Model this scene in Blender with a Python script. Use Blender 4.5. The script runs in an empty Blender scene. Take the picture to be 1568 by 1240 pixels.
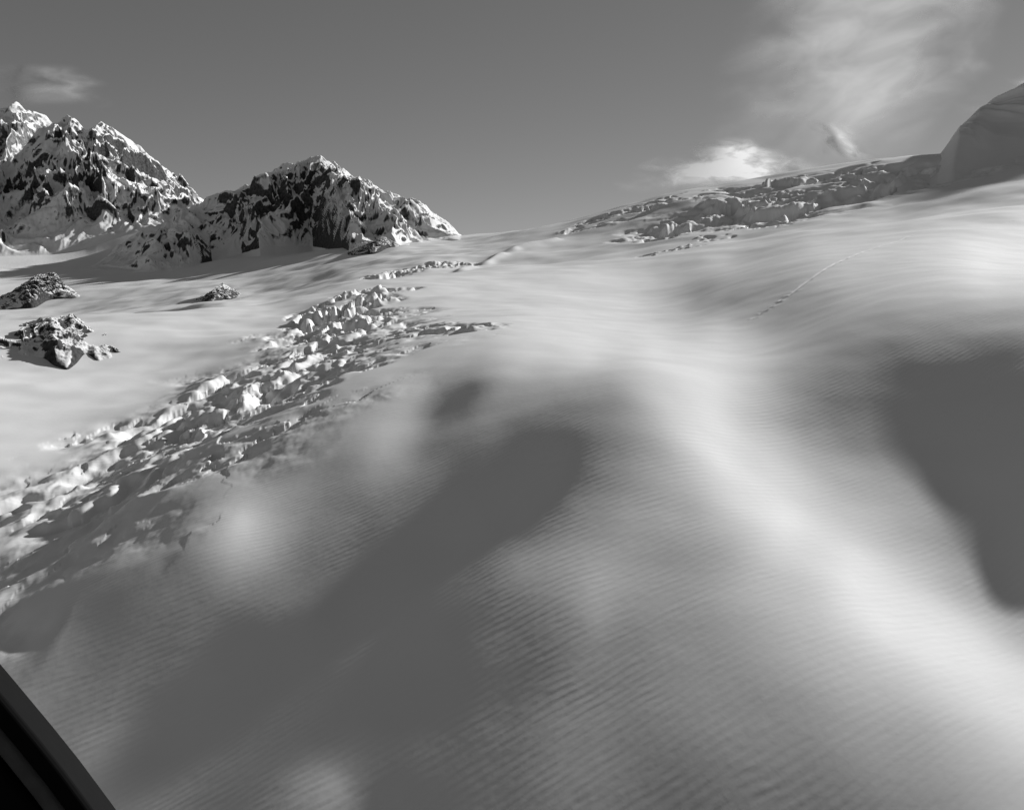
import bpy, math, time
import numpy as np
from mathutils import Vector
# ---------------------------------------------------------------- camera model
F=1207.0; P=math.radians(10.3); CX,CY=784.0,620.0; H0=60.0
AZ=math.radians(50); EL=math.radians(22)
S_SUN=5.0; ALB=0.86; KK=4.75*ALB/math.pi; AMB=0.09
def ray(u,v):
    u=np.asarray(u,float); v=np.asarray(v,float)
    x=(u-CX)/F; y=(CY-v)/F
    hy=math.cos(P)+y*math.sin(P); z=-math.sin(P)+y*math.cos(P)
    return np.arctan2(x,hy), z/np.hypot(x,hy)
def proj(th,q):
    X=np.sin(th); Y=np.cos(th); Z=q
    f=Y*math.cos(P)-Z*math.sin(P); up=Y*math.sin(P)+Z*math.cos(P)
    return CX+F*X/f, CY-F*up/f
# ---------------------------------------------------------------- noise
def _perm(seed):
    r=np.random.default_rng(seed); p=r.permutation(256); return np.concatenate([p,p,p])
def perlin(x,y,seed=0):
    p=_perm(seed); x=np.asarray(x,np.float64); y=np.asarray(y,np.float64)
    xi=np.floor(x).astype(np.int64); yi=np.floor(y).astype(np.int64)
    xf=x-xi; yf=y-yi; xi&=255; yi&=255
    u=xf*xf*xf*(xf*(xf*6-15)+10); v=yf*yf*yf*(yf*(yf*6-15)+10)
    ga=np.arange(256)*2*math.pi/256; gx=np.cos(ga); gy=np.sin(ga)
    def g(ix,iy,fx,fy):
        h=p[p[ix&255]+(iy&255)]; return gx[h]*fx+gy[h]*fy
    a=g(xi,yi,xf,yf); b=g(xi+1,yi,xf-1,yf); c=g(xi,yi+1,xf,yf-1); d=g(xi+1,yi+1,xf-1,yf-1)
    return ((a+(b-a)*u)*(1-v)+(c+(d-c)*u)*v)*1.5
def fbm(x,y,o=4,seed=0,gain=.5):
    s=0;a=1;f=1
    for i in range(o):
        s=s+a*perlin(x*f+i*17.3,y*f-i*9.1,seed+i); a*=gain; f*=2.03
    return s
def ridged(x,y,o=5,seed=0,gain=.55):
    s=0;a=1;f=1;w=1;t=0
    for i in range(o):
        n=1-np.abs(perlin(x*f+i*13.7,y*f+i*5.3,seed+i)); n=n*n*w; s=s+a*n; t+=a
        w=np.clip(n*1.6,0,1); a*=gain; f*=2.1
    return s/t
def worley(x,y,seed=0):
    xi=np.floor(x).astype(np.int64); yi=np.floor(y).astype(np.int64)
    f1=np.full(x.shape,9.);f2=np.full(x.shape,9.);idd=np.zeros(x.shape,np.int64)
    dx1=np.zeros(x.shape);dy1=np.zeros(x.shape)
    p=_perm(seed)
    for a in (-1,0,1):
        for b in (-1,0,1):
            cx=xi+a; cy=yi+b
            h=p[p[cx&255]+(cy&255)]; h2=p[h+37]
            px=cx+.5+.9*(h/255.-.5); py=cy+.5+.9*(h2/255.-.5)
            dx=x-px; dy=y-py; d=np.hypot(dx,dy)
            m=d<f1
            f2=np.where(m,f1,np.minimum(f2,d)); idd=np.where(m,h*256+h2,idd)
            dx1=np.where(m,dx,dx1);dy1=np.where(m,dy,dy1); f1=np.where(m,d,f1)
    return f1,f2,idd,dx1,dy1
def sstep(a,b,x):
    t=np.clip((x-a)/(b-a),0,1); return t*t*(3-2*t)
# ---------------------------------------------------------------- survey points (u,v,distance)
cols={
-250:[(1240,90),(1000,140),(850,210),(760,320),(650,500),(560,800),(480,1250),(430,1700),(405,2050)],
0:[(1240,70),(1000,112),(850,165),(760,255),(650,430),(560,700),(480,1150),(430,1600),(400,2000)],
200:[(1240,63),(1000,86),(830,122),(760,170),(650,320),(560,530),(480,920),(440,1300),(400,1850)],
400:[(1240,58),(1000,75),(800,105),(690,130),(630,165),(540,380),(480,620),(430,1050),(395,1500)],
600:[(1240,57),(1000,72),(800,95),(650,125),(560,165),(500,260),(440,480),(400,900),(370,1400)],
784:[(1240,55),(900,80),(720,102),(600,128),(540,175),(450,420),(400,800),(357,1500)],
1000:[(1240,52),(900,84),(720,120),(600,155),(520,220),(440,420),(380,700),(303,1250)],
1200:[(1240,50),(900,85),(720,140),(600,190),(500,240),(430,320),(360,600),(300,1000),(266,1300)],
1400:[(1240,46),(1000,72),(800,120),(620,175),(500,220),(430,280),(360,480),(290,850),(236,1250)],
1568:[(1240,45),(1000,75),(800,110),(620,150),(500,200),(400,300),(330,500),(250,850),(228,1200)],
1800:[(1240,44),(1000,75),(800,110),(620,150),(500,200),(400,300),(330,480),(250,800),(215,1200)],
}
pts=[]
for u,l in cols.items():
    for v,d in l:
        th,q=ray(u,v); pts.append((th,math.log(d),float(q)*d))
    th,q=ray(u,l[-1][0]); D=l[-1][1]; h=float(q)*D
    pts.append((th,math.log(D*1.5),h*1.0-15)); pts.append((th,math.log(D*2.6),h*.9-120)); pts.append((th,math.log(8000),h*.5-420))
    th,q=ray(u,1240); D=l[0][1]; h=float(q)*D
    pts.append((th,math.log(20.),h-8))
pts=np.array(pts)
def gsc(r): return np.exp(r)+60
A=pts[:,:2]*np.array([2.5,1]); val=pts[:,2]/gsc(pts[:,1])
def tps(r): return np.where(r>1e-9,r*r*np.log(np.maximum(r,1e-9)),0)
n=len(A); R=np.hypot(A[:,None,0]-A[None,:,0],A[:,None,1]-A[None,:,1])
M=np.zeros((n+3,n+3)); M[:n,:n]=tps(R)+1e-4*np.eye(n); M[:n,n]=1;M[:n,n+1:]=A; M[n,:n]=1;M[n+1:,:n]=A.T
sol=np.linalg.solve(M,np.concatenate([val,[0,0,0]]))
def q0f(th,rho):
    th=th*2.5; out=sol[n]+sol[n+1]*th+sol[n+2]*rho
    for i in range(n): out=out+sol[i]*tps(np.hypot(th-A[i,0],rho-A[i,1]))
    return out*gsc(rho)/np.exp(rho)
NT,NR=280,480
TH=np.linspace(-.72,.72,NT); RH=np.linspace(math.log(20),math.log(8000),NR)
dT=TH[1]-TH[0]; dR=RH[1]-RH[0]
tt,rr=np.meshgrid(TH,RH,indexing='ij')
q0=q0f(tt,rr); dd=np.exp(rr)
# ---------------------------------------------------------------- how lit the snow is across the slopes (survey of tones)
an="""0,600,205 100,650,198 0,700,200 200,590,195 250,540,200 350,500,200 150,560,198 0,560,202 60,740,195 0,780,175
0,830,125 60,820,105 120,760,105 200,700,125 280,650,125 360,590,135 440,560,145 500,600,145 560,560,165 640,540,160 700,540,165 800,540,202 900,550,210 1000,540,218 1100,540,208 1160,540,178 1200,540,150 1300,560,112 1400,570,94 1500,590,87 1568,600,86
1500,545,102 1450,520,118 1568,540,102 1400,430,175 1300,430,178 1500,400,212 1568,350,220 1480,350,214 1180,430,150 1070,455,132 1120,460,138 1100,500,190 1130,480,150 960,450,210 800,430,207 1250,480,128 1350,480,138 1500,450,180 1568,470,158 1420,480,147 1200,490,132
450,640,145 560,620,150 640,600,172 690,615,84 720,595,88 665,640,98 760,600,140 850,600,128 930,600,125 960,580,170 1020,620,188 1080,620,208 1150,640,170 1220,640,125 1300,640,104 1370,650,92 1450,650,84 1540,680,84 700,570,150 620,650,165 780,570,175 860,570,180 740,640,125 700,660,122 780,650,102
300,730,115 400,700,125 500,690,122 590,690,162 660,700,115 720,680,100 800,700,80 880,700,80 950,690,112 1000,690,150 1060,680,198 1100,700,212 1180,720,200 1250,720,165 1350,720,138 1420,725,120 1480,740,92 1400,680,98 1300,690,130 850,660,88 820,740,79 760,740,80 700,760,82 860,740,79 800,800,80 740,820,80 1440,760,135 1500,790,118
200,800,103 290,800,133 370,800,200 360,830,188 450,790,138 550,780,104 650,780,90 750,780,81 850,770,79 900,780,112 960,780,142 1050,780,150 1130,760,205 1200,800,220 1280,800,190 1380,800,155 1450,820,142 1500,830,122 1550,800,86
100,860,102 200,870,100 270,850,112 360,870,152 460,870,106 550,860,94 700,860,83 790,870,128 850,860,134 950,870,140 1100,850,152 1220,850,192 1300,880,220 1380,900,200 1460,900,165 1510,890,142 1565,900,88 640,860,87 740,890,98
30,950,104 150,940,100 300,940,96 340,940,90 450,950,87 500,940,114 560,940,87 700,940,89 800,940,97 870,950,108 905,900,150 905,950,142 950,950,126 1100,950,145 1250,930,188 1350,950,218 1430,980,220 1500,980,198 1545,970,160
80,1020,112 150,1030,97 300,1030,90 450,1030,87 600,1030,87 750,1030,91 850,1030,98 950,1030,118 1100,1030,135 1250,1030,158 1400,1030,198 1500,1040,218 1568,1050,218
130,1120,112 250,1120,92 400,1120,87 500,1130,88 600,1130,89 750,1120,95 850,1110,99 950,1120,110 1100,1120,118 1250,1120,132 1400,1110,160 1500,1110,192 1568,1120,208
200,1210,112 300,1210,92 430,1210,96 510,1205,140 570,1220,85 700,1210,91 850,1210,98 1000,1210,102 1150,1210,108 1300,1210,115 1450,1220,136 1568,1210,170
200,480,198 300,500,200 400,470,195 450,430,165 500,400,165 600,400,195 700,380,205 900,370,208 1100,400,208 1250,370,210 1400,330,212 1568,290,212 1000,330,205 1200,340,208 700,460,203 600,470,195 900,490,214 0,400,195 100,420,195 250,440,195 0,1240,105 -150,800,170 -150,1100,105 1700,800,90 1700,1100,200 1700,400,210 400,1300,90 800,1300,95 1200,1300,106 1568,1300,150 0,1300,100"""
an=np.array([[float(k) for k in s.split(',')] for s in an.split()])
ap=an[:,:2]/100; av=an[:,2]
lin=lambda v: np.where(v/255<=.04045,v/255/12.92,((v/255+.055)/1.055)**2.4)
R=np.hypot(ap[:,None,0]-ap[None,:,0],ap[:,None,1]-ap[None,:,1])
m=len(ap); M=np.zeros((m+1,m+1)); M[:m,:m]=-R-1e-3*np.eye(m); M[:m,m]=1; M[m,:m]=1
cs=np.linalg.solve(M,np.concatenate([av,[0]]))
GU=np.arange(-300,1900,12.); GV=np.arange(150,1400,12.)
gu,gv=np.meshgrid(GU,GV,indexing='ij'); tone=np.full(gu.shape,cs[m])
for i in range(m): tone=tone-cs[i]*np.hypot(gu/100-ap[i,0],gv/100-ap[i,1])
tone=np.clip(tone,77,220)
nl=(lin(tone)-AMB)/KK
nl=np.where(tone<105,nl-.012*(105-tone)/12,nl)-np.clip(83-tone,0,6)*.008
def look(u,v):
    a=np.clip((u-GU[0])/12,0,len(GU)-1.001); b=np.clip((v-GV[0])/12,0,len(GV)-1.001)
    i=a.astype(int); j=b.astype(int); fa=a-i; fb=b-j
    return (nl[i,j]*(1-fa)+nl[i+1,j]*fa)*(1-fb)+(nl[i,j+1]*(1-fa)+nl[i+1,j+1]*fa)*fb
def Dr(x): o=np.zeros_like(x); o[:,:-1]=(x[:,1:]-x[:,:-1])/dR; return o
def DrT(y): o=np.zeros_like(y); o[:,1:]+=y[:,:-1]/dR; o[:,:-1]-=y[:,:-1]/dR; return o
def Dt(x): o=np.zeros_like(x); o[:-1]=(x[1:]-x[:-1])/dT; return o
def DtT(y): o=np.zeros_like(y); o[1:]+=y[:-1]/dT; o[:-1]-=y[:-1]/dT; return o
cr=np.cos(AZ-tt); ct=np.sin(AZ-tt)
wq=0.2+40*sstep(400,1000,dd)+3*(1-sstep(25,40,dd))
wsm=1.0e-5; wt=.012
ws0=(1-sstep(400,1100,dd))*sstep(25,38,dd)
q=q0.copy(); q0t=Dt(q0)
for it in range(12):
    u,v=proj(tt,q)
    cm=np.maximum.accumulate(q,axis=1); vis=q>=cm-.004
    ws=ws0*np.where(vis,1,.05)
    gr=q+Dr(q); gt=Dt(q); nrm=np.sqrt(1+gr**2+gt**2)
    t=(math.sin(EL)-look(u,v)*nrm)/math.cos(EL)
    t=np.clip(t,-.6,.75)
    def Aop(x):
        s=ws*(cr*(x+Dr(x))+ct*Dt(x)); o=cr*s+DrT(cr*s)+DtT(ct*s)
        lr=DrT(Dr(x)); lt=DtT(Dt(x))
        return o+wq*x+wsm*(DrT(Dr(lr))+DtT(Dt(lt)))+wt*DtT(Dt(x))
    b=cr*ws*t+DrT(cr*ws*t)+DtT(ct*ws*t)+wq*q0+wt*DtT(q0t)
    x=q.copy(); r=b-Aop(x); p_=r.copy(); rs=(r*r).sum(); rs0=rs
    for k in range(170):
        Ap=Aop(p_); al=rs/(p_*Ap).sum(); x+=al*p_; r-=al*Ap; rn=(r*r).sum()
        if rn<1e-7*rs0: break
        p_=r+rn/rs*p_; rs=rn
    dq=x-q; q=q+dq*(.7 if it<10 else 1)
# ---------------------------------------------------------------- fine terrain grid
def bsp(src0,dsr,N,xs):
    a=np.clip((xs-src0)/dsr,0,N-1.0001); i=a.astype(int); f=a-i
    w=[(1-f)**3/6,(3*f**3-6*f**2+4)/6,(-3*f**3+3*f**2+3*f+1)/6,f**3/6]
    return [(np.clip(i+k-1,0,N-1),w[k]) for k in range(4)]
THf=np.concatenate([np.linspace(-1.6,-.72,60)[:-1],np.linspace(-.72,.72,1250),np.linspace(.72,1.6,60)[1:]])
RHf=np.linspace(math.log(20),math.log(8000),1400)
Q=0
for idx,w in bsp(TH[0],dT,NT,THf): Q=Q+w[:,None]*q[idx,:]
Q2=0
for idx,w in bsp(RH[0],dR,NR,RHf): Q2=Q2+w[None,:]*Q[:,idx]
tf,rf=np.meshgrid(THf,RHf,indexing='ij'); df=np.exp(rf)
X=df*np.sin(tf); Y=df*np.cos(tf); Z=Q2*df
ZSM=Z.copy()
def pick(u,v):
    th,qq=ray(u,v); i=int(np.argmin(np.abs(THf-th))); col=Z[i]/df[i]
    j=np.argmax(col>=qq) if (col>=qq).any() else int(np.argmax(col))
    return float(df[i,j]*math.sin(th)),float(df[i,j]*math.cos(th)),float(Z[i,j])
def ground(x,y,ZZ=None):
    ZZ=Z if ZZ is None else ZZ
    th=np.arctan2(x,y); rh=np.log(np.hypot(x,y))
    a=np.interp(th,THf,np.arange(len(THf))); b=np.clip((rh-RHf[0])/(RHf[1]-RHf[0]),0,len(RHf)-1.001)
    i=np.clip(a.astype(int),0,len(THf)-2); j=b.astype(int); fa=a-i; fb=b-j
    return (ZZ[i,j]*(1-fa)+ZZ[i+1,j]*fa)*(1-fb)+(ZZ[i,j+1]*(1-fa)+ZZ[i+1,j+1]*fa)*fb
def polyd(pl,X,Y):
    best=np.full(X.shape,1e9); 
    for (a,b) in zip(pl[:-1],pl[1:]):
        ax,ay=a[:2];bx,by=b[:2]; L=(bx-ax)**2+(by-ay)**2+1e-6
        t=np.clip(((X-ax)*(bx-ax)+(Y-ay)*(by-ay))/L,0,1)
        best=np.minimum(best,np.hypot(X-ax-t*(bx-ax),Y-ay-t*(by-ay)))
    return best
PK=lambda l:[pick(*p) for p in l]
beltA=PK([(-60,850),(60,785),(150,735),(230,685),(310,640),(390,590)])
beltAb=PK([(330,625),(390,590),(450,545),(520,505),(560,490)])
beltA0=PK([(-80,900),(60,850),(160,780),(260,710),(360,650),(440,600),(520,560)])
beltA1=PK([(500,505),(535,470),(560,450)])
beltA3=PK([(590,420),(640,410),(690,404)])
lipA2=PK([(690,415),(740,402),(790,386),(850,371)])
beltB1=PK([(910,342),(1000,314),(1080,296),(1130,290)])
beltB2=PK([(1130,335),(1170,315),(1230,300),(1310,290)])
beltB3=PK([(1330,300),(1380,282),(1450,268),(1568,245)])
beltB4=PK([(1180,285),(1250,272),(1330,268)])
beltC=PK([(560,525),(640,505),(720,503)])
beltD=PK([(1010,388),(1060,375),(1130,352),(1200,345)])
cr1=PK([(1155,488),(1215,448),(1300,395),(1400,362),(1568,338)])
def belt(pl,width,cell,amp,seed,stretch=2.2,gap=1.2,soft=0.0,fill=-.75,tilt=0.,sub=.32,step=1.3):
    global Z
    d=polyd(pl,X,Y); nz=fbm(X/(width*.8),Y/(width*.8),3,seed)
    m=1-sstep(.3,1.0,d/width+nz*.45)
    m=m*sstep(fill,fill+.6,fbm(X/(width*.9)+5,Y/(width*.9),2,seed+77))
    k=m>0.001; x=X[k];y=Y[k]
    ang=math.atan2(pl[-1][1]-pl[0][1],pl[-1][0]-pl[0][0])
    c,s=math.cos(ang),math.sin(ang)
    wx=x+cell*.55*fbm(x/cell,y/cell,3,seed+5); wy=y+cell*.55*fbm(x/cell+9,y/cell,3,seed+6)
    a=(wx*c+wy*s)/(cell*stretch); b=(-wx*s+wy*c)/cell
    f1,f2,idd,dx,dy=worley(a,b,seed)
    r1=((idd*7919)%1000)/1000.; r2=((idd*104729)%997)/997.; r3=((idd*1299709)%991)/991.
    h=(r1**1.6-.3)*step+dx*(r2-.5)*1.2+dy*((r3-.5)*1.8-tilt)
    edge=sstep(.0,.2+soft,f2-f1)
    h=h*edge-(1-edge)*gap*(.2+r2)
    f1b,f2b,ib,dx,dy=worley(a*2.7+5,b*2.2,seed+3)
    h=h+sub*((((ib*7919)%1000)/1000.)-.5)*sstep(0,.3,f2b-f1b)+.14*fbm(x/cell*3,y/cell*3,4,seed+8)
    Z[k]+=amp*h*m[k]
# broad pressure terraces, larger snow-draped ice blocks, and a little broken rubble
belt(beltA0,40,19,1.7,15,4.5,.7,.7,-.5,1.3,.1,.6)
belt(beltA,38,16,2.2,11,4.2,1.0,.65,-.9,1.5,.07,.5)
belt(beltAb,40,16,2.6,12,3.0,1.1,.6,-.9,1.5,.1,.6)
belt(beltAb,22,7,.8,14,1.7,1.2,.3,-.1,.6)
belt(beltA1,26,12,4.2,24,1.4,1.2,.3,-.75,.9,.2)
belt(beltA3,30,14,5.0,23,1.8,1,.35,-.6,.5,.25)
d=polyd(lipA2,X,Y)+perlin(X/40,Y/40,9)*4; Z+=3.2*np.exp(-(d/7)**2)*sstep(-.7,.1,perlin(X/45,Y/45,19))
belt(beltB1,60,27,8,31,2.8,1,.35,-.5,.4,.25)
belt(beltB2,150,46,14,35,2.0,1.0,.55,-.6,.9,.16,.9)
belt(beltB2,100,17,3.0,36,1.5,1.1,.25,-.2)
belt(beltB3,55,38,10,37,4,.9,.55,-.7,.7,.15,.9)
belt(beltB4,65,36,9,38,2.8,.9,.5,-.6,.6,.15,.9)
belt(beltC,13,11,2.0,41,1.8,.8,.5,-.75,.3,.15)
belt(beltD,24,15,3.2,51,2,1,.35,0)
d=polyd(cr1,X,Y)+perlin(X/9,Y/9,3)*.8
Z-=.25*np.exp(-(d/.45)**2)
d=polyd(cr1[:2],X,Y); Z+=.4*np.exp(-(d/1.8)**2)*np.clip(fbm(X/3.5,Y/3.5,3,5),0,1)
Z+=sstep(300,800,df)*fbm(X/170,Y/170,3,60)*4.6
lf=1-sstep(-120,60,X)
Z+=sstep(180,300,df)*(1-sstep(900,1500,df))*fbm((X+.6*Y)/80,(Y-.6*X)/48,3,63)*(.5+1.1*lf)
Z+=(1-sstep(250,500,df))*fbm(X/16,Y/16,2,61)*.12
def grid_mesh(name,X,Y,Z,mat,attrs=None):
    a,b=X.shape; me=bpy.data.meshes.new(name)
    co=np.stack([X,Y,Z+H0],-1).reshape(-1,3).astype(np.float32)
    I=np.arange(a*b).reshape(a,b)
    f=np.stack([I[:-1,:-1],I[1:,:-1],I[1:,1:],I[:-1,1:]],-1).reshape(-1,4)[:, ::-1]
    v0,v1,v2=co[f[0,0]],co[f[0,1]],co[f[0,2]]
    if np.cross(v1-v0,v2-v0)[2]<0: f=f[:,::-1]
    f=np.ascontiguousarray(f)
    me.vertices.add(len(co)); me.vertices.foreach_set('co',co.ravel())
    me.loops.add(f.size); me.loops.foreach_set('vertex_index',f.ravel().astype(np.int32))
    me.polygons.add(len(f)); me.polygons.foreach_set('loop_start',(np.arange(len(f))*4).astype(np.int32))
    me.update(calc_edges=True); me.polygons.foreach_set('use_smooth',np.ones(len(f),bool))
    if attrs:
        for k,vv in attrs.items():
            at=me.attributes.new(k,'FLOAT','POINT'); at.data.foreach_set('value',vv.ravel().astype(np.float32))
    me.materials.append(mat); me.update()
    ob=bpy.data.objects.new(name,me); bpy.context.scene.collection.objects.link(ob); return ob
# ---------------------------------------------------------------- materials
def newmat(name):
    mt=bpy.data.materials.new(name); mt.use_nodes=True; nt=mt.node_tree; nt.nodes.clear(); return mt,nt
def nd(nt,t,**kw):
    x=nt.nodes.new(t)
    for k,v in kw.items():
        if k in x.inputs: x.inputs[k].default_value=v
        else: setattr(x,k,v)
    return x
def g(v): return (v,v,v,1)
def snow_material():
    mt,nt=newmat('wind_rippled_snow'); L=nt.links.new
    out=nd(nt,'ShaderNodeOutputMaterial'); bs=nd(nt,'ShaderNodeBsdfPrincipled'); bs.inputs['Roughness'].default_value=.75
    bs.inputs['Specular IOR Level'].default_value=.1
    tc=nd(nt,'ShaderNodeTexCoord')
    n1=nd(nt,'ShaderNodeTexNoise'); n1.inputs['Scale'].default_value=.05; L(tc.outputs['Object'],n1.inputs['Vector'])
    cr_=nd(nt,'ShaderNodeMapRange'); cr_.inputs['To Min'].default_value=.84; cr_.inputs['To Max'].default_value=.9
    L(n1.outputs['Fac'],cr_.inputs['Value']); L(cr_.outputs['Result'],bs.inputs['Base Color'])
    mp=nd(nt,'ShaderNodeMapping'); mp.vector_type='TEXTURE'; mp.inputs['Rotation'].default_value=(0,0,math.radians(25)); mp.inputs['Scale'].default_value=(3.6,.62,1.5)
    L(tc.outputs['Object'],mp.inputs['Vector'])
    r1=nd(nt,'ShaderNodeTexNoise'); r1.inputs['Scale'].default_value=.9; r1.inputs['Detail'].default_value=1.5; L(mp.outputs['Vector'],r1.inputs['Vector'])
    mp2=nd(nt,'ShaderNodeMapping'); mp2.inputs['Rotation'].default_value=(0,0,math.radians(-115)); L(tc.outputs['Object'],mp2.inputs['Vector'])
    w=nd(nt,'ShaderNodeTexWave'); w.inputs['Scale'].default_value=.36; w.inputs['Distortion'].default_value=4; w.inputs['Detail'].default_value=2
    w.inputs['Detail Scale'].default_value=.5; L(mp2.outputs['Vector'],w.inputs['Vector'])
    n2=nd(nt,'ShaderNodeTexNoise'); n2.inputs['Scale'].default_value=.05; n2.inputs['Detail'].default_value=3; L(tc.outputs['Object'],n2.inputs['Vector'])
    mr=nd(nt,'ShaderNodeMapRange'); mr.inputs['From Min'].default_value=.38; mr.inputs['From Max'].default_value=.62; mr.inputs['To Min'].default_value=.4; L(n2.outputs['Fac'],mr.inputs['Value'])
    m0=nd(nt,'ShaderNodeMath',operation='MULTIPLY_ADD'); m0.inputs[1].default_value=.5; L(w.outputs['Fac'],m0.inputs[0])
    r15=nd(nt,'ShaderNodeMath',operation='MULTIPLY'); r15.inputs[1].default_value=1.5; L(r1.outputs['Fac'],r15.inputs[0]); L(r15.outputs[0],m0.inputs[2])
    mul=nd(nt,'ShaderNodeMath',operation='MULTIPLY'); L(m0.outputs[0],mul.inputs[0]); L(mr.outputs['Result'],mul.inputs[1])
    n3=nd(nt,'ShaderNodeTexNoise'); n3.inputs['Scale'].default_value=1.0; n3.inputs['Detail'].default_value=5; L(tc.outputs['Object'],n3.inputs['Vector'])
    m3=nd(nt,'ShaderNodeMath',operation='MULTIPLY_ADD'); m3.inputs[1].default_value=.5; L(n3.outputs['Fac'],m3.inputs[0]); L(mul.outputs[0],m3.inputs[2])
    bp=nd(nt,'ShaderNodeBump'); bp.inputs['Strength'].default_value=1; bp.inputs['Distance'].default_value=.027; L(m3.outputs[0],bp.inputs['Height'])
    L(bp.outputs['Normal'],bs.inputs['Normal']); L(bs.outputs[0],out.inputs[0]); return mt
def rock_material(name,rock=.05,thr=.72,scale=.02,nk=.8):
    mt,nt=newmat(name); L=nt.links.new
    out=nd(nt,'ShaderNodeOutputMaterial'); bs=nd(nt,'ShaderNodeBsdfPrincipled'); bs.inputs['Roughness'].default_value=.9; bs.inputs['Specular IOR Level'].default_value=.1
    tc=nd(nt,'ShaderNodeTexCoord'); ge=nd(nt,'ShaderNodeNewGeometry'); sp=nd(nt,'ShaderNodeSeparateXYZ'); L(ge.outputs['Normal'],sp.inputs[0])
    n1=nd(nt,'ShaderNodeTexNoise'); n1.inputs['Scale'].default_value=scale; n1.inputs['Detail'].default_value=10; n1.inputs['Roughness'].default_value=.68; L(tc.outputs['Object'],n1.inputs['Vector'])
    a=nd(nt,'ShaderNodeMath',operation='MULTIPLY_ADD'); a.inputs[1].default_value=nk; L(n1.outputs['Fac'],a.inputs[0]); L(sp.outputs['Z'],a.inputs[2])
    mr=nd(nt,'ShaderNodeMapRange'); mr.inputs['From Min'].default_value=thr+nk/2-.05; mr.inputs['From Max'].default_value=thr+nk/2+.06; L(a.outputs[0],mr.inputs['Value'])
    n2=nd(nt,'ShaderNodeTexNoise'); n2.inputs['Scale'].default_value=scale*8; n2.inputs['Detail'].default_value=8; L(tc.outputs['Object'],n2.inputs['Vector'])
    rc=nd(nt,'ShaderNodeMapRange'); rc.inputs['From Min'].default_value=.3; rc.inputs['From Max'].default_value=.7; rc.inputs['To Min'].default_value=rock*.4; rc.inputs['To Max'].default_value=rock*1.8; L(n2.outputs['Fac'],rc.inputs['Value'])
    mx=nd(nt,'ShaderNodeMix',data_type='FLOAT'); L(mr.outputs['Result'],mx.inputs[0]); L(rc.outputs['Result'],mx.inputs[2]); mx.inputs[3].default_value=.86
    L(mx.outputs[0],bs.inputs['Base Color'])
    bp=nd(nt,'ShaderNodeBump'); bp.inputs['Strength'].default_value=.5; bp.inputs['Distance'].default_value=1.0; L(n2.outputs['Fac'],bp.inputs['Height']); L(bp.outputs['Normal'],bs.inputs['Normal'])
    L(bs.outputs[0],out.inputs[0]); return mt
SNOW=snow_material()
grid_mesh('snow_glacier_terrain',X,Y,Z,SNOW)
# ---------------------------------------------------------------- rocky mountains
def mountain(name,sky,base,Dr_,mat,seed,amp,back=500,ntt=620,nd_=620,cw=110,front_pow=.9,dbase=None,skyn=.03,t0=-.35,fs=.35,gain=.42,fine=.04,side=.06,dep=None,stretch=2.2):
    sky=np.array(sky,float); base=np.array(base,float)
    us=np.linspace(sky[0,0],sky[-1,0],ntt)
    vs=np.interp(us,sky[:,0],sky[:,1]); vb=np.interp(us,base[:,0],base[:,1])
    kk=np.hanning(13); kk/=kk.sum(); vs=np.convolve(np.pad(vs,6,mode='edge'),kk,'valid')
    kk=np.hanning(61); kk/=kk.sum(); vb=np.convolve(np.pad(vb,30,mode='edge'),kk,'valid')
    th,qs=ray(us,vs); _,qb=ray(us,vb)
    if dbase is None:
        db=np.array([math.hypot(*pick(u_,v_)[:2]) for u_,v_ in zip(us,vb)])
        if dep is None:
            kk=np.ones(61)/61; db=np.convolve(np.pad(db,30,mode='edge'),kk,'valid'); db=np.minimum(db,Dr_-250)
        else: db=np.median(db)*(1+.05*fbm(us/60.,us*0+3,2,seed+4))
    else: db=np.full(ntt,float(dbase))
    D=Dr_+fbm(us/90.,us*0,2,seed)*60*(Dr_/1500.) if dep is None else db+dep*(1+.3*fbm(us/30.,us*0,2,seed))
    t=np.linspace(t0,1+back/400.,nd_)
    tt_,uu=np.meshgrid(t,us,indexing='ij'); uu=uu.T; tt_=tt_.T
    span=(D-db)[:,None]; dist=db[:,None]+tt_*span
    xx=dist*np.sin(th)[:,None]; yy=dist*np.cos(th)[:,None]
    zr=(qs*D)[:,None]; zb=(qb*db)[:,None]
    if dep is not None: zb=ground(xx,yy)
    f=np.clip(tt_,0,1)**front_pow
    z=zb+(zr-zb)*f+np.minimum(tt_,0)*span*fs
    z=np.where(tt_>1,zr-(tt_-1)*span*.75,z)
    wx=xx+cw*.4*fbm(xx/cw/1.5,yy/cw/1.5,3,seed+40); wy=yy+cw*.4*fbm(xx/cw/1.5+7,yy/cw/1.5,3,seed+41)
    r=ridged(wx/cw,wy/(cw*stretch),5,seed+1,gain)-.45
    r2=ridged((wx+.5*wy)/cw*2.6,wy/cw*1.6,4,seed+9,gain)-.45
    env=np.clip(np.sin(np.clip(tt_,0,1)**.8*math.pi*.92),0,1)*.9+skyn*4*np.exp(-((tt_-1)/.12)**2)
    hh=np.clip((zr-zb)/120.,.12,1.3)
    z=z+amp*hh*env*(r+.4*r2)
    z=z+amp*fine*fbm(xx/(cw*.12),yy/(cw*.12),3,seed+20)*hh*env
    s=np.linspace(0,1,ntt)[:,None]
    w=sstep(t0,0,tt_)*sstep(0,side,s)*sstep(0,side,1-s)*(1-sstep(1.2,1+back/400.,tt_))
    zg=ground(xx,yy)
    z=zg-1.5*(1-w)-.5+w*(z-zg)
    return grid_mesh(name,xx,yy,z,mat)
ROCK=rock_material('snow_dusted_dark_rock',.06,.46,.024,.85)
ROCKF=rock_material('far_rock_painted_haze',.15,.46,.012)  # paler rock albedo: distance haze painted into the colour
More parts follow.
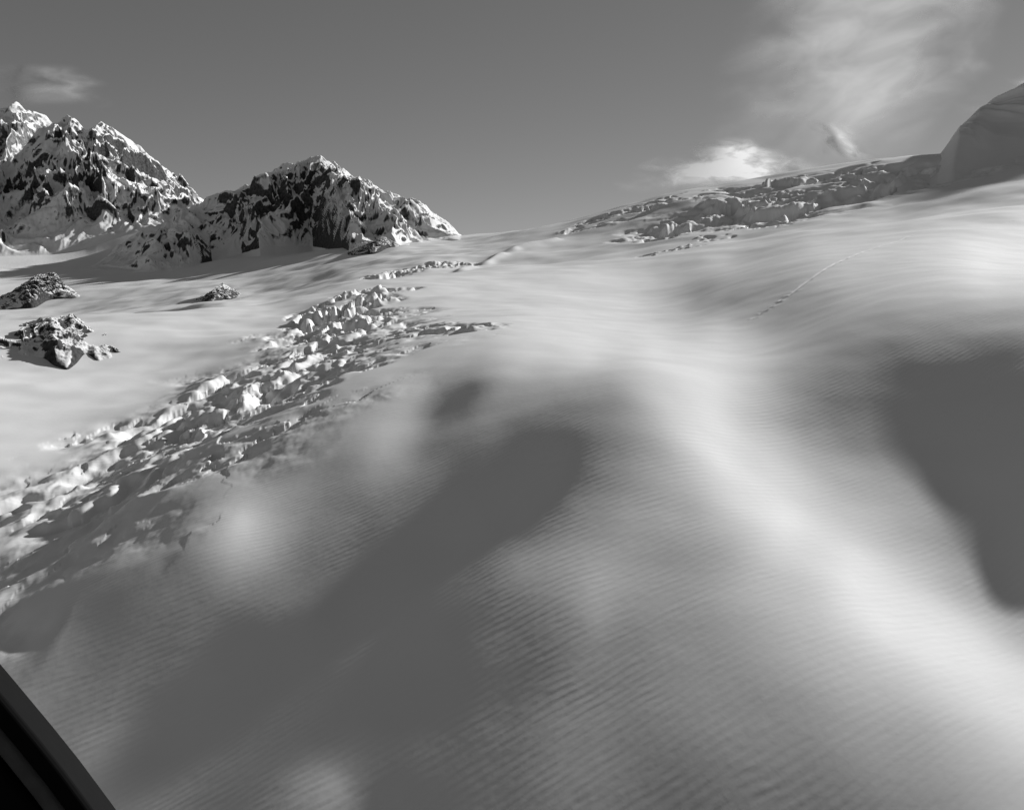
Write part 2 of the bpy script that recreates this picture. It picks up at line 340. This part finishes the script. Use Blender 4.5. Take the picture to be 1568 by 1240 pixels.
ROCK2=rock_material('snow_dusted_outcrop_rock',.05,.78,.06,1.0)
mountain('rocky_mountain',[(120,410),(150,398),(200,365),(260,335),(300,318),(340,300),(400,272),(450,255),(480,247),(520,256),(560,283),(600,303),(640,313),(670,330),(705,360),(730,372)],
 [(120,420),(140,408),(180,418),(250,420),(330,398),(400,377),(470,376),(540,388),(600,378),(650,370),(705,365),(730,372)],1900,ROCK,100,68,cw=98,skyn=.02)
mountain('rocky_mountain',[(-260,230),(-100,240),(0,262),(40,225),(70,195),(95,176),(112,182),(130,206),(155,192),(190,215),(230,245),(270,275),(305,308),(360,345),(430,385)],
 [(-260,400),(0,392),(60,390),(110,382),(160,365),(220,350),(300,340),(360,365),(430,400)],2750,ROCK,200,92,dbase=2000,t0=-.4,fs=.1,cw=130,skyn=.02)
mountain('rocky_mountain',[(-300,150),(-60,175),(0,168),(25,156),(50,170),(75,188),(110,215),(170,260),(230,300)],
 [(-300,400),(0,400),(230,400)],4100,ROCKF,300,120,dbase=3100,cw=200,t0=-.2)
def outcrop(sky,base,seed,amp,dep,cw=16,pw=.6):
    return mountain('rock_outcrop',sky,base,0,ROCK2,seed,amp,back=300,ntt=320,nd_=280,cw=cw,front_pow=pw,skyn=.1,t0=-.5,fs=.1,gain=.5,fine=.08,side=.05,dep=dep,stretch=1.2)
outcrop([(-80,530),(0,508),(40,496),(75,486),(110,482),(135,492),(155,510),(172,516),(195,530),(225,545)],[(-80,562),(225,548)],400,40,75,18)
outcrop([(-60,450),(0,454),(30,438),(60,420),(85,418),(100,436),(130,458)],[(-60,474),(130,466)],410,40,90,20)
outcrop([(290,463),(320,448),(342,432),(352,438),(375,454)],[(290,463),(330,459),(375,456)],420,26,40,11)
outcrop([(530,387),(565,372),(585,362),(597,366),(616,380)],[(530,388),(580,384),(616,381)],430,34,55,15)
# ---------------------------------------------------------------- snow peak at right
def peak():
    us=np.linspace(1375,2000,480); sky=np.array([(1375,276),(1392,265),(1415,250),(1440,228),(1470,196),(1500,176),(1535,158),(1568,138),(1640,98),(1760,50),(2000,30)],float)
    vs=np.interp(us,sky[:,0],sky[:,1]); th,qs=ray(us,vs)
    D=np.interp(us,[1375,1400,1440,1520,2000],[990,1040,1180,1480,1600]); kk=np.hanning(41); kk/=kk.sum(); D=np.convolve(np.pad(D,20,mode='edge'),kk,'valid')
    db=D*.58; D=D[:,None]; db=db[:,None]
    t=np.linspace(-.1,2,460); T,U=np.meshgrid(t,us,indexing='ij'); T=T.T;U=U.T
    dist=db+T*(D-db); x=dist*np.sin(th)[:,None]; y=dist*np.cos(th)[:,None]
    zr=qs[:,None]*D; zg=ground(x,y,ZSM)
    gz=ground(D*np.sin(th)[:,None],D*np.cos(th)[:,None],ZSM)
    ex=np.maximum(zr-gz,0)
    low=8*(1-sstep(0,35,ex))          # keep the foot below the broken ice until the ridge really rises
    z=zg-1-low*1.0-4*(1-sstep(.35,.6,T))+ex*sstep(.3,1,T)**.9+2*sstep(.5,.8,T)
    z=np.where(T>1,z-(T-1)*160,z)
    e=np.clip(np.sin(np.clip((T-.4)/.6,0,1)*math.pi),0,1)
    z+=e*(ridged((x+.3*y)/80,(y-.3*x)/500,4,70)-.4)*18*np.clip(ex/80,0.,1)
    grid_mesh('snow_peak',x,y,z,SNOW)
peak()
# ---------------------------------------------------------------- clouds
def cloud_mat():
    mt,nt=newmat('thin_cloud'); L=nt.links.new
    out=nd(nt,'ShaderNodeOutputMaterial'); tr=nd(nt,'ShaderNodeBsdfTransparent'); di=nd(nt,'ShaderNodeBsdfDiffuse'); di.inputs[0].default_value=g(.85)
    tl=nd(nt,'ShaderNodeBsdfTranslucent'); tl.inputs[0].default_value=g(.85); m1=nd(nt,'ShaderNodeMixShader'); m1.inputs[0].default_value=.6
    L(di.outputs[0],m1.inputs[1]);L(tl.outputs[0],m1.inputs[2])
    at=nd(nt,'ShaderNodeAttribute'); at.attribute_name='cloud_cover'
    m2=nd(nt,'ShaderNodeMixShader'); L(at.outputs['Fac'],m2.inputs[0]); L(tr.outputs[0],m2.inputs[1]); L(m1.outputs[0],m2.inputs[2]); L(m2.outputs[0],out.inputs[0]); return mt
CM=cloud_mat()
def cloud(poly,d0,d1,den,seed,fx,fy,n=260,rot=0,contrast=1.0,soft=.5):
    poly=np.array(poly,float); vv=np.linspace(poly[0,0],poly[-1,0],n); s=np.linspace(-.3,1.3,n)
    uL=np.interp(vv,poly[:,0],poly[:,1]); uR=np.interp(vv,poly[:,0],poly[:,2])
    kk=np.hanning(41); kk/=kk.sum(); uL=np.convolve(np.pad(uL,20,mode='edge'),kk,'valid'); uR=np.convolve(np.pad(uR,20,mode='edge'),kk,'valid')
    S,V=np.meshgrid(s,vv,indexing='ij'); U=uL[None,:]+S*(uR-uL)[None,:]
    D=d0+(d1-d0)*(V-vv[0])/(vv[-1]-vv[0])
    D=D*(1+.04*np.sin(S*3))
    th,qq=ray(U,V); x=D*np.sin(th); y=D*np.cos(th); z=D*qq
    tv=(V-vv[0])/(vv[-1]-vv[0])
    c,s_=math.cos(rot),math.sin(rot); a=(U*c+V*s_)/fx; b=(-U*s_+V*c)/fy
    nz=fbm(a+.3*fbm(a,b,2,seed+8),b,5,seed)
    e2=lambda k: sstep(-.18,soft,k+nz*.12)
    edge=e2(S)*e2(1-S)*sstep(0,.25,tv)*sstep(0,.35,1-tv)*sstep(-.3,-.12,S)*sstep(-.3,-.12,1-S)
    dn=np.clip(den*edge*(.7+contrast*nz),0,1)
    grid_mesh('cloud',x,y,z,CM,{'cloud_cover':dn})
cloud([(-220,1190,1560),(0,1165,1500),(60,1155,1490),(130,1150,1440),(190,1120,1390),(290,1090,1350)],9000,15000,.76,80,190,85,rot=-.35,contrast=.42,soft=.42)
cloud([(205,1070,1140),(235,1050,1190),(255,1010,1240),(300,980,1330)],14000,14500,1.3,81,60,25,contrast=.8)
cloud([(180,1235,1290),(215,1255,1320),(255,1275,1350)],12000,12300,.5,82,40,20,rot=.6)
cloud([(95,-10,90),(125,-50,130),(170,-60,150)],12000,12500,.36,85,90,30,contrast=.7)
cloud([(110,1540,1640),(185,1470,1640)],12000,12500,.25,84,60,22)
# ---------------------------------------------------------------- aircraft frame
def frame():
    def mk(nm,lo,hi,ro):
        mt,nt=newmat(nm); out=nd(nt,'ShaderNodeOutputMaterial'); bs=nd(nt,'ShaderNodeBsdfPrincipled'); bs.inputs['Roughness'].default_value=ro; bs.inputs['Specular IOR Level'].default_value=.08
        n1=nd(nt,'ShaderNodeTexNoise'); n1.inputs['Scale'].default_value=20; mr=nd(nt,'ShaderNodeMapRange'); mr.inputs['To Min'].default_value=lo; mr.inputs['To Max'].default_value=hi
        nt.links.new(n1.outputs['Fac'],mr.inputs['Value']); nt.links.new(mr.outputs['Result'],bs.inputs['Base Color']); nt.links.new(bs.outputs[0],out.inputs[0]); return mt
    mt=mk('black_painted_metal',.001,.004,.7); mt2=mk('grey_rubber_seal',.06,.12,.8)
    def wp(u,v,dep):
        x=(u-CX)/F;y=(CY-v)/F
        return Vector((x*dep,(math.cos(P)+y*math.sin(P))*dep,(-math.sin(P)+y*math.cos(P))*dep+H0))
    pts=[(-180,850),(-60,987),(0,1058),(60,1130),(100,1180),(152,1250),(270,1410)]
    par=bpy.data.objects.new('helicopter_door_frame',None); bpy.context.scene.collection.objects.link(par)
    def strip(nm,prof,mat):
        vs=[];fs=[]; line=[wp(u,v,.9) for u,v in pts]
        for i,p0 in enumerate(line):
            a=line[max(i-1,0)]; b=line[min(i+1,len(line)-1)]; tg=(b-a).normalized(); dep=Vector((0,math.cos(P),-math.sin(P)))
            inn=tg.cross(dep).normalized()
            if inn.x>0: inn=-inn
            for o,dz in prof: vs.append(p0+inn*o+dep*dz)
        k=len(prof)
        for i in range(len(line)-1):
            for j in range(k): fs.append((i*k+j,i*k+(j+1)%k,(i+1)*k+(j+1)%k,(i+1)*k+j))
        me=bpy.data.meshes.new(nm); me.from_pydata(vs,[],fs); me.materials.append(mat); me.update()
        ob=bpy.data.objects.new(nm,me); bpy.context.scene.collection.objects.link(ob); ob.parent=par
        bv=ob.modifiers.new('bevel','BEVEL'); bv.width=.002; bv.segments=2
    strip('outer_rim',[(0,0),(.004,-.006),(.022,-.006),(.026,.0),(.026,.03),(0,.03)],mt)
    strip('rubber_seal',[(.028,.004),(.032,.0),(.046,.0),(.050,.004),(.050,.03),(.028,.03)],mt2)
    strip('inner_panel',[(.052,.0),(.056,-.006),(.30,-.006),(.30,.03),(.052,.03)],mt)
frame()
# ---------------------------------------------------------------- light
sc=bpy.context.scene
w=bpy.data.worlds.new('World'); sc.world=w; w.use_nodes=True; nt=w.node_tree; nt.nodes.clear()
sk=nt.nodes.new('ShaderNodeTexSky'); sk.sky_type='NISHITA'; sk.sun_disc=False; sk.sun_elevation=EL; sk.sun_rotation=AZ; sk.altitude=2000; sk.dust_density=.4; sk.air_density=1.0
sep=nt.nodes.new('ShaderNodeSeparateColor'); nt.links.new(sk.outputs[0],sep.inputs[0])
mxr=nt.nodes.new('ShaderNodeMix'); mxr.data_type='FLOAT'; mxr.inputs[0].default_value=.4
nt.links.new(sep.outputs[0],mxr.inputs[2]); nt.links.new(sep.outputs[1],mxr.inputs[3])
pw=nt.nodes.new('ShaderNodeMath'); pw.operation='POWER'; pw.inputs[1].default_value=.66; nt.links.new(mxr.outputs[0],pw.inputs[0])
bg=nt.nodes.new('ShaderNodeBackground'); bg.inputs[1].default_value=.084
nt.links.new(pw.outputs[0],bg.inputs[0])
ow=nt.nodes.new('ShaderNodeOutputWorld'); nt.links.new(bg.outputs[0],ow.inputs[0])
ld=bpy.data.lights.new('sun','SUN'); ld.energy=S_SUN; ld.angle=math.radians(1.0); ld.color=(1,1,1)
lo=bpy.data.objects.new('sun',ld); sc.collection.objects.link(lo); lo.location=(0,0,400)
lo.rotation_euler=Vector((math.sin(AZ)*math.cos(EL),math.cos(AZ)*math.cos(EL),math.sin(EL))).to_track_quat('Z','Y').to_euler()
cd=bpy.data.cameras.new('camera'); co=bpy.data.objects.new('camera',cd); sc.collection.objects.link(co); sc.camera=co
co.location=(0,0,H0); co.rotation_euler=(math.radians(90)-P,0,0); cd.sensor_width=36; cd.lens=36*F/1568; cd.clip_start=.05; cd.clip_end=60000
sc.view_settings.view_transform='Standard'; sc.view_settings.look='None'; sc.view_settings.exposure=0
